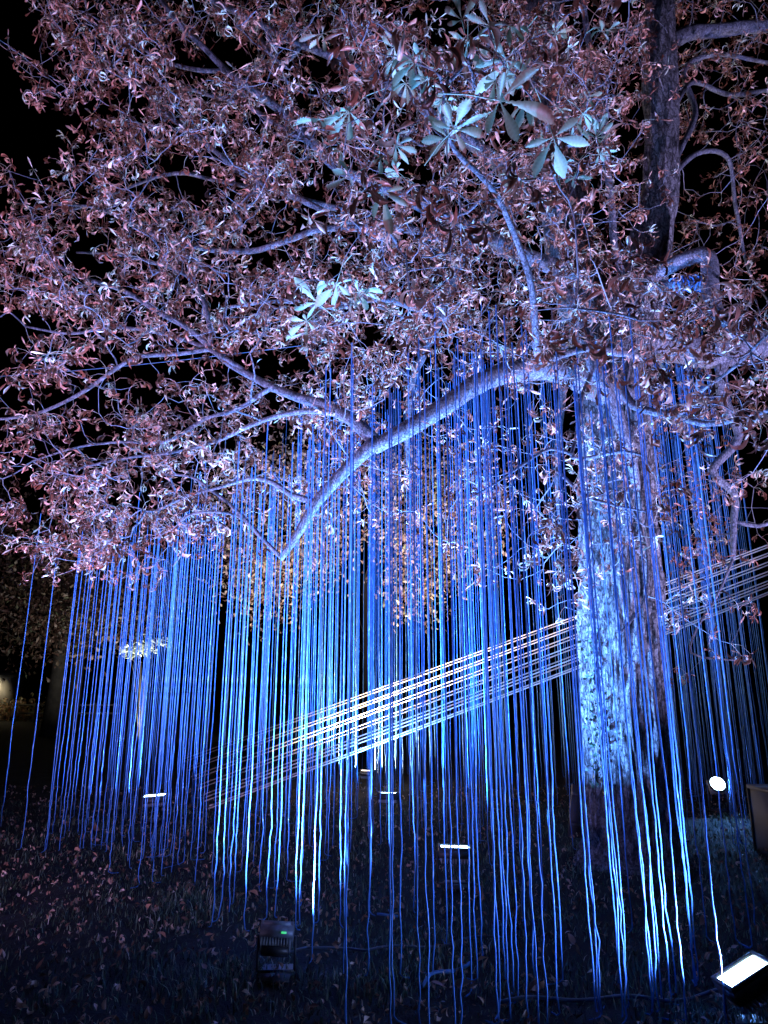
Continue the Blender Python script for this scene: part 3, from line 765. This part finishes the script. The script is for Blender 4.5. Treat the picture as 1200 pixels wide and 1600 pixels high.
SPECIAL = {(0,1292): 'outermost blue cord at the very left edge of the curtain', (32,1332): 'second blue cord from the left, hanging alone beside the outermost one',
 (431,1436): 'dazzling white blue cord rising straight behind the rear facing floodlight', (382,1458): 'bright cord just left of the rear facing floodlight, longest there',
 (1087,1545): 'thick white glaring cord left of the large tilted floodlight', (1140,1620): 'dark blue cord crossing the left corner of the large tilted floodlight',
 (488,1503): 'blue cord ending just right of the rear facing floodlight', (541,1640): 'left outermost cord that runs down past the near edge of the lawn',
 (646,1424): 'single thin blue cord ending left of the middle floodlight on bare lawn', (990,1455): 'single thin cord ending on dark ground right of the trunk foot cluster'}
ZONES = {}
for e in ENDS[:300]:
    if e not in SPECIAL: ZONES.setdefault(cord_zone(*e), []).append(e)
for z in ZONES.values(): z.sort()
for px, py in ENDS[:300]:
    pts, g, top = cord_path(px, py)
    b_ = MB(); b_.tube(pts - g, 0.0043 if py > 1400 else 0.0038, 5, False)
    o = b_.obj('hanging_cord', M_CORD, smooth=True); o.location = tuple(g)
    if (px, py) in SPECIAL: tag(o, SPECIAL[(px, py)], 'cord', 'blue cords hanging from the chestnut')
    else:
        z = cord_zone(px, py); k = ZONES[z].index((px, py)) + 1; last = k == len(ZONES[z])
        tag(o, '%s cord, %s from left among the %s' % (z[0], ordinal(k), z[1]) if not last else '%s cord, rightmost of the %s' % z, 'cord', z[1])
b_ = MB()
for _ in range(200):
    x = random.choice([random.uniform(140, 560), random.uniform(480, 900), random.uniform(1045, 1230)])
    pts, g, top = cord_path(x, random.uniform(1195, 1262)); b_.tube(pts, 0.0036, 4, False)
o = b_.obj('rear_cords', M_CORD, smooth=True, kind='stuff')
tag(o, 'dense thin blue cords filling the far rows of the curtain', 'cords')

# ------------------------------------------------------------------ slanting cream ropes
FR = [0, .05, .17, .22, .35, .41, .54, .60, .73, .79, .85, .96, 1.0]
ORD = ['topmost', 'second', 'third', 'fourth', 'fifth', 'sixth', 'seventh', 'eighth', 'ninth', 'tenth', 'eleventh', 'twelfth', 'lowest']
right_x, right_Y = 1268, 10.2
for q, f in enumerate(FR):
    a = P(right_x, 826 + 76 * f, right_Y + 0.25 * (q % 3))
    # aim each rope so that it passes its place left of the trunk, then run on to its peg
    py480 = 1114 + 92 * f; pyl = 0
    b0 = G(285 + 40 * f, min(1292, py480 + 0.372 * (480 - 285 - 40 * f)), 0.05)
    t = np.linspace(0, 1, 14)[:, None]; pts = a + (b0 - a) * t; pts[:, 2] -= 0.02 * np.sin(math.pi * t[:, 0])
    b_ = MB(); b_.tube(pts - b0, 0.0105, 6)
    o = b_.obj('slanting_rope', M_ROPE, smooth=True); o.location = tuple(b0)
    lab = ('topmost cream rope of the slanting bundle behind the trunk' if q == 0 else 'lowest cream rope of the slanting bundle behind the trunk' if q == 12 else
           ORD[q] + ' cream rope from the top in the slanting bundle behind the trunk')
    tag(o, lab, 'rope', 'cream ropes slanting behind the trunk')
    b_ = MB(); b_.tube([(0, 0, 0.07), (0, 0, -0.15)], [0.014, 0.006], 7)
    b_.tube([(-0.01, 0, 0.062), (0.03, 0, 0.066)], 0.006, 5)
    p_ = b_.obj('ground_peg', M_BLACK); p_.location = tuple(b0)
    tag(p_, 'dark lawn peg at the low end of the ' + ORD[q] + ' cream rope from the top' if q else 'dark lawn peg at the low end of the topmost cream rope', 'peg', 'pegs holding the cream ropes')
pp = P(right_x + 6, 840, right_Y + 0.25)
post = empty('rope_post', (pp[0] + 0.12, pp[1], 0)); tag(post, 'tall wooden post holding the upper ends of the cream ropes', 'post')
b_ = MB(); b_.tube([(0, 0, -0.3), (0, 0, 2.2), (0.02, 0, 4.6)], [0.11, 0.10, 0.09], 14, True, 0.5, 0.02); b_.obj('pole', M_POST, post, True)
b_ = MB(); b_.tube([(0, 0, 4.6), (0.02, 0, 4.66)], [0.10, 0.07], 14); b_.obj('cap', M_BLACK, post)

# thin taut wire at the left
a, b0 = P(-60, 592, 7.6), P(470, 540, 6.5)
t = np.linspace(0, 1, 20)[:, None]; pts = a + (b0 - a) * t; pts[:, 2] -= 0.04 * np.sin(math.pi * t[:, 0])
b_ = MB(); b_.tube(pts - a, 0.004, 6); o = b_.obj('guy_wire', M_WIRE, smooth=True); o.location = tuple(a)
tag(o, 'thin taut blue wire crossing the dark gap between the left branches', 'wire')

# ------------------------------------------------------------------ dark boxes by the trunk
box = empty('equipment_box', tuple(G(1292, 1362))); tag(box, 'dark blue square equipment box at the right edge behind the trunk', 'box')
b_ = MB(); b_.box((0.10, 0.35, 0.31), (0.36, 0.36, 0.31)); b_.obj('body', M_WOODBOX, box)
b_ = MB(); b_.box((0.10, 0.35, 0.638), (0.375, 0.375, 0.018)); b_.obj('lid', M_WOODBOX, box)
for s in (-1, 1):
    for t_ in (-1, 1):
        b_ = MB(); b_.box((0.10 + s * 0.365, 0.35 + t_ * 0.365, 0.31), (0.012, 0.012, 0.305)); b_.obj('corner_strip', M_BLACK, box)
bd = empty('leaning_board', tuple(G(899, 1308))); tag(bd, 'dark board leaning against the left side of the trunk foot', 'board')
bd.rotation_euler = (R(-10), R(14), R(10))
b_ = MB(); b_.box((0, 0, 0.27), (0.085, 0.014, 0.28)); b_.obj('panel', M_WOODBOX, bd)
b_ = MB(); b_.box((0, -0.022, 0.45), (0.085, 0.008, 0.02)); b_.box((0, -0.022, 0.12), (0.085, 0.008, 0.02)); b_.obj('batten', M_WOODBOX, bd)

# power cables on the grass
def cable(pxs, m_, label, r=0.008):
    pts = []
    for px, py in pxs:
        g = G(px, py); pts.append([g[0], g[1], lawn_h(g[0], g[1]) + 0.03])
    sp = smooth_path(np.array(pts), 0.05); sp[:, 2] += 0.012 * np.sin(np.arange(len(sp)) * 0.6)
    b_ = MB(); b_.tube(sp - sp[0], r, 6); o = b_.obj('power_cable', m_, smooth=True); o.location = tuple(sp[0]); tag(o, label, 'cable')
cable([(445,1500),(480,1492),(545,1486),(570,1492),(620,1488),(690,1482),(735,1474),(772,1470)], M_CABLE, 'dark cable lying across the lawn from the rear facing floodlight')
cable([(660,1552),(672,1536),(690,1530),(712,1524),(735,1510)], M_CABLEB, 'short blue cable loop on the grass below the middle floodlight', 0.010)
cable([(780,1578),(860,1572),(960,1570),(1040,1574),(1120,1560),(1165,1565)], M_CABLE, 'dark cable leading along the front of the lawn to the large tilted floodlight', 0.010)
cable([(590,1432),(606,1437),(622,1438)], M_CABLEB, 'stub of blue cable end in the grass at mid lawn', 0.009)

# ------------------------------------------------------------------ grass and fallen leaves
N = 60000
yy = 3.3 + 7.5 * rng.random(N) ** 1.3; xx = (rng.random(N) * 2 - 1) * (0.62 * yy + 0.5)
clump = np.array([mnoise.noise((x * 1.7, y * 1.7, 5)) for x, y in zip(xx, yy)])
keep = rng.random(N) < np.clip(0.65 + clump * 0.9, 0.15, 1); xx, yy, clump = xx[keep], yy[keep], clump[keep]; N = len(xx)
hh = rng.uniform(0.025, 0.075, N) * (1 + clump); az = rng.uniform(0, 2 * math.pi, N); lean = rng.uniform(0.1, 1.0, N)
dx, dy = np.cos(az), np.sin(az); wdt = rng.uniform(0.002, 0.0045, N)
zb = np.array([lawn_h(x, y) + 0.03 * mnoise.noise((x * 2.2, y * 2.2, 0)) for x, y in zip(xx, yy)]) - 0.005
VV = np.zeros((N, 5, 3))
for k, (t, wf) in enumerate([(0, 1), (0, -1), (0.6, 0.8), (0.6, -0.8), (1, 0)]):
    off = lean * hh * t * t
    VV[:, k, 0] = xx + dx * off - dy * wdt * wf; VV[:, k, 1] = yy + dy * off + dx * wdt * wf; VV[:, k, 2] = zb + hh * t * (1 - 0.25 * lean * t)
mb = MB(); o5 = (np.arange(N) * 5)[:, None]
mb.add(VV.reshape(-1, 3), o5 + np.array([[0, 1, 3, 2]]), o5 + np.array([[2, 3, 4]]), np.repeat(np.clip(rng.normal(0.45, 0.25, N), 0, 1), 5))
o = mb.obj('grass', M_GRASS, kind='stuff'); tag(o, 'short uneven grass covering the dark lawn', 'grass')

LIT = []
for q in range(10):
    b_ = MB()
    for k in range(random.choice([1, 1, 2, 3])):
        V, F4, F3 = leaflet(1, 0.33, random.gauss(1.2, 1.6), random.gauss(0, 1.2), random.uniform(0.2, 1.0), 4)
        a = random.uniform(-1, 1) * k; V = V @ np.array([[math.cos(a), math.sin(a), 0], [-math.sin(a), math.cos(a), 0], [0, 0, 1]])
        b_.add(V - np.array([0.4, 0, 0]), F4, F3, min(1, max(0, random.gauss(0.6, 0.25))))
    LIT.append(b_)
LITF = [flat(t) for t in LIT]; LITME = []
for t in LIT:
    me = t.mesh('fallen_leaf'); me.materials.append(M_LITTER); LITME.append(me)
LEAFPX = [(120,1286),(147,1302),(180,1290),(118,1344),(150,1351),(46,1379),(94,1382),(150,1387),(160,1386),(118,1358),(290,1368),(294,1398),(400,1306),(393,1402),(530,1330),(487,1372),(527,1417),(523,1500),(555,1508),
           (575,1550),(607,1412),(620,1418),(642,1408),(760,1402),(733,1562),(806,1450),(690,1558),(905,1508),(890,1470),(846,1553),(847,1563),(1108,1502),(1107,1565),(1174,1570),(1128,1595),(1150,1455),(1195,1460),(1100,1462),(480,1430),(300,1260)]
for _ in range(90): LEAFPX.append((random.uniform(-20, 1220), 1300 + 320 * random.random()))
def leaf_zone(px, py):
    if G(px, py)[1] > 7.5: return 'small dull', 'leaves of the far lawn'
    if px < 400: return 'withered', 'leaves left of the rear-facing floodlight'
    if px < 800: return 'withered', 'leaves under the middle cords'
    return 'withered', 'leaves before the trunk foot'
LZ = {}
for e in LEAFPX: LZ.setdefault(leaf_zone(*e), []).append(e)
for z in LZ.values(): z.sort()
for k, (px, py) in enumerate(LEAFPX):
    g = G(px, py); o = link('fallen_leaf', LITME[k % len(LITME)])
    s = random.uniform(0.07, 0.13) if k < 40 else random.uniform(0.045, 0.09)
    o.location = (g[0], g[1], lawn_h(g[0], g[1]) + 0.055); o.rotation_euler = (random.gauss(0, 0.5), random.gauss(0, 0.5), random.uniform(0, 6.28)); o.scale = (s, s, s)
    z = leaf_zone(px, py)
    tag(o, '%s leaf on the grass, %s from left among the %s' % (z[0], ordinal(LZ[z].index((px, py)) + 1), z[1]), 'leaf', 'fallen ' + z[1])
mb = MB(); N = 7000
yy = 3.3 + 9 * rng.random(N) ** 1.2; xx = (rng.random(N) * 2 - 1) * (0.62 * yy + 0.5)
pos = np.stack([xx, yy, np.array([lawn_h(x, y) for x, y in zip(xx, yy)]) + rng.uniform(0.02, 0.06, N)], 1)
ang = rng.uniform(0, 6.28, N); dirs = np.stack([np.cos(ang), np.sin(ang), rng.normal(0, 0.4, N)], 1); ups = np.array([0, 0, 1.0]) + rng.normal(0, 0.5, (N, 3))
scatter(LITF, pos, dirs, ups, rng.uniform(0.012, 0.062, N) , mb, 0.3)
o = mb.obj('leaf_litter', M_LITTER, kind='stuff'); tag(o, 'scattered crumbs of withered leaves among the grass', 'leaf litter')

# ------------------------------------------------------------------ trees in the background
SMALL = []
for q in range(6):
    V, F4, F3 = leaflet(1, 0.45, random.gauss(0.6, 0.6), random.gauss(0, 0.5), 0.3, 2); SMALL.append((V, F4, F3, np.full(len(V), 0.5)))
def far_tree(name, label, basepx, Y, ells, n_, size, m_, trunk_r, height, back=1.5):
    b0 = P(basepx, 1077, Y); b0[2] = 0
    t = empty(name, tuple(b0)); tag(t, label, 'tree')
    pts = [np.array([0, back, -0.2]), np.array([0.1, back, height * 0.4]), np.array([0, back * 0.9, height])]
    b_ = MB(); b_.tube(smooth_path(np.array(pts), 0.4), np.linspace(trunk_r, trunk_r * 0.5, len(smooth_path(np.array(pts), 0.4))), 12, True, 0.5, 0.04); b_.obj('trunk', M_DBARK, t, True)
    pos = []; area = np.array([e[2] * e[3] for e in ells], float); area /= area.sum()
    cl = []
    for _ in range(int(n_ / 14)):
        e = ells[rng.choice(len(ells), p=area)]; a = random.uniform(0, 6.28); r_ = math.sqrt(random.random())
        cl.append(P(e[0] + e[2] * r_ * math.cos(a), e[1] + e[3] * r_ * math.sin(a), Y + random.gauss(0, 1.0)))
    cl = np.array(cl)
    for c in cl: pos.extend(c + rng.normal(0, 0.24 * Y / 15, (14, 3)))
    pos = np.array(pos) - b0; N = len(pos)
    b_ = MB(); scatter(SMALL, pos, rng.normal(0, 1, (N, 3)) + np.array([0, 0, -0.5]), rng.normal(0, 0.6, (N, 3)) + np.array([0, 0, 1.0]), rng.uniform(0.6, 1.2, N) * size, b_, 0.25)
    b_.obj('crown', m_, t, kind='stuff')
    b_ = MB(); top = pts[-1]
    for c in cl[:: max(1, len(cl) // 12)] - b0:
        mid = (top * 0.6 + c) / 2 + rng.normal(0, 0.15, 3); b_.tube(smooth_path(np.array([pts[1] * 1.3, mid, c]), 0.5), 0.012 * Y / 15, 4, False)
    b_.obj('branch_mass', M_DBARK, t, kind='stuff')
    return t
far_tree('autumn_tree', 'yellow and orange autumn tree lit up behind the cord curtain', 560, 15.5,
         [(430,800,110,110),(400,880,70,70),(430,930,50,45),(490,870,50,50),(690,800,105,105),(660,890,65,60),(650,945,35,28),(570,760,170,90),(740,850,50,45)], 14000, 0.12, M_FARLEAF, 0.20, 5.0, 6.0)
far_tree('dark_tree', 'dark broad tree at far left whose leaves barely show', 52, 24,
         [(20,900,90,110),(110,930,90,100),(200,920,80,90),(-60,850,100,130),(60,960,80,70)], 9000, 0.20, M_DARKLEAF, 0.35, 5.5)
far_tree('dark_tree', 'dark slender tree beside the broad one, before the lit strip of lawn', 86, 26, [(140,880,80,90),(250,900,60,80)], 3000, 0.2, M_DARKLEAF, 0.28, 5.5)
# pale lit shrub deep in the dark
sb = P(225, 1077, 22); sb[2] = 0
shr = empty('pale_bush', tuple(sb)); tag(shr, 'small pale lit bush deep in the dark left of the curtain', 'bush')
pos = []
for (px, py, rx, ry, c_) in [(205,1018,16,9,150),(228,1014,14,10,120),(222,1000,18,10,40),(255,1004,14,5,50)]:
    for _ in range(c_):
        a = random.uniform(0, 6.28); r_ = math.sqrt(random.random()); pos.append(P(px + rx * r_ * math.cos(a), py + ry * r_ * math.sin(a), 22 + random.gauss(0, 0.25)) - sb)
pos = np.array(pos); N = len(pos)
b_ = MB(); scatter(SMALL, pos, rng.normal(0, 1, (N, 3)), rng.normal(0, 1, (N, 3)), rng.uniform(0.10, 0.2, N), b_, 0.3); b_.obj('leaf_mass', M_PALELEAF, shr, kind='stuff')
b_ = MB()
for c in pos[::60]: b_.tube(smooth_path(np.array([[0, 0, -0.1], [c[0] * 0.6, 0.1, c[2] * 0.8], c]), 0.4), 0.01, 4, False)
b_.obj('stem_mass', M_DBARK, shr, kind='stuff')
floodlight((sb[0] - 0.2, sb[1] - 1.0, 0.3), (0.1, 0.45, 0.9), 0, (0.12, 0.1), 'far garden floodlight below the small pale bush', 420, (1, 1, 0.9), group='garden lamps far back')

# far pavilion at the left edge with two lit lamps, a bit of lit hedge
pv = P(0, 1077, 40); pv[2] = 0
hs = empty('pavilion', tuple(pv)); tag(hs, 'far white pavilion wall lit by two small wall lamps at left edge', 'building')
M_WALL = simple('white_plaster', (0.72, 0.70, 0.66), 0.9, 0.1, 3); M_LAMP = emit('lit_bulb', (1.0, 0.85, 0.6), 12)
b_ = MB(); b_.box((-1.6, 0, 1.0), (2.5, 1.5, 1.3)); b_.obj('wall', M_WALL, hs)
b_ = MB(); b_.box((-1.6, 0, 2.42), (2.8, 1.8, 0.1)); b_.box((-1.6, 0, 2.6), (2.0, 1.1, 0.08)); b_.obj('roof', M_WOODBOX, hs)
b_ = MB(); b_.box((-1.2, -1.53, 0.9), (0.45, 0.02, 0.9)); b_.obj('door', M_WOODBOX, hs)
for x in (-0.1, 0.55):
    b_ = MB(); b_.tube([(x, -1.75, 2.02), (x, -1.75, 2.2)], [0.08, 0.05], 10); b_.tube([(x, -1.75, 2.2), (x, -1.52, 2.22)], 0.015, 5); b_.obj('wall_lamp', M_LAMP, hs)
    ld = bpy.data.lights.new('wall_lamp_light', 'POINT'); ld.energy = 45; ld.color = (1, 0.82, 0.5); ld.shadow_soft_size = 0.08
    lo_ = bpy.data.objects.new('wall_lamp_light', ld); COL.objects.link(lo_); lo_.parent = hs; lo_.location = (x, -2.0, 1.9)
hb = P(15, 1077, 38); hb[2] = 0
hg = empty('low_bush', tuple(hb)); tag(hg, 'low green bush in front of the far white pavilion', 'bush')
N = 500; pos = np.stack([rng.normal(0.5, 0.8, N), rng.normal(0, 0.3, N), np.abs(rng.normal(0.5, 0.35, N))], 1)
b_ = MB(); scatter(SMALL, pos, rng.normal(0, 1, (N, 3)), rng.normal(0, 1, (N, 3)), rng.uniform(0.15, 0.3, N), b_, 0.3); b_.obj('leaf_mass', M_FARLEAF, hg, kind='stuff')
b_ = MB()
for q in range(8): b_.tube([(0.5, 0, -0.1), (rng.normal(0.5, 0.6), 0, 0.8)], 0.02, 4, False)
b_.obj('stem_mass', M_TWIG, hg, kind='stuff')
# low rail fence before the lit strip
fn = empty('rail_fence', tuple(P(90, 1077, 36) * np.array([1, 1, 0]))); tag(fn, 'low pale rail fence far left beyond the dark trees', 'fence')
for q in range(6):
    b_ = MB(); b_.box((-2.0 + q * 1.0, 0, 0.45), (0.05, 0.05, 0.5)); b_.obj('post', M_WALL, fn)
for z in (0.45, 0.85):
    b_ = MB(); b_.box((0.5, 0.075, z), (2.7, 0.02, 0.04)); b_.obj('rail', M_WALL, fn)
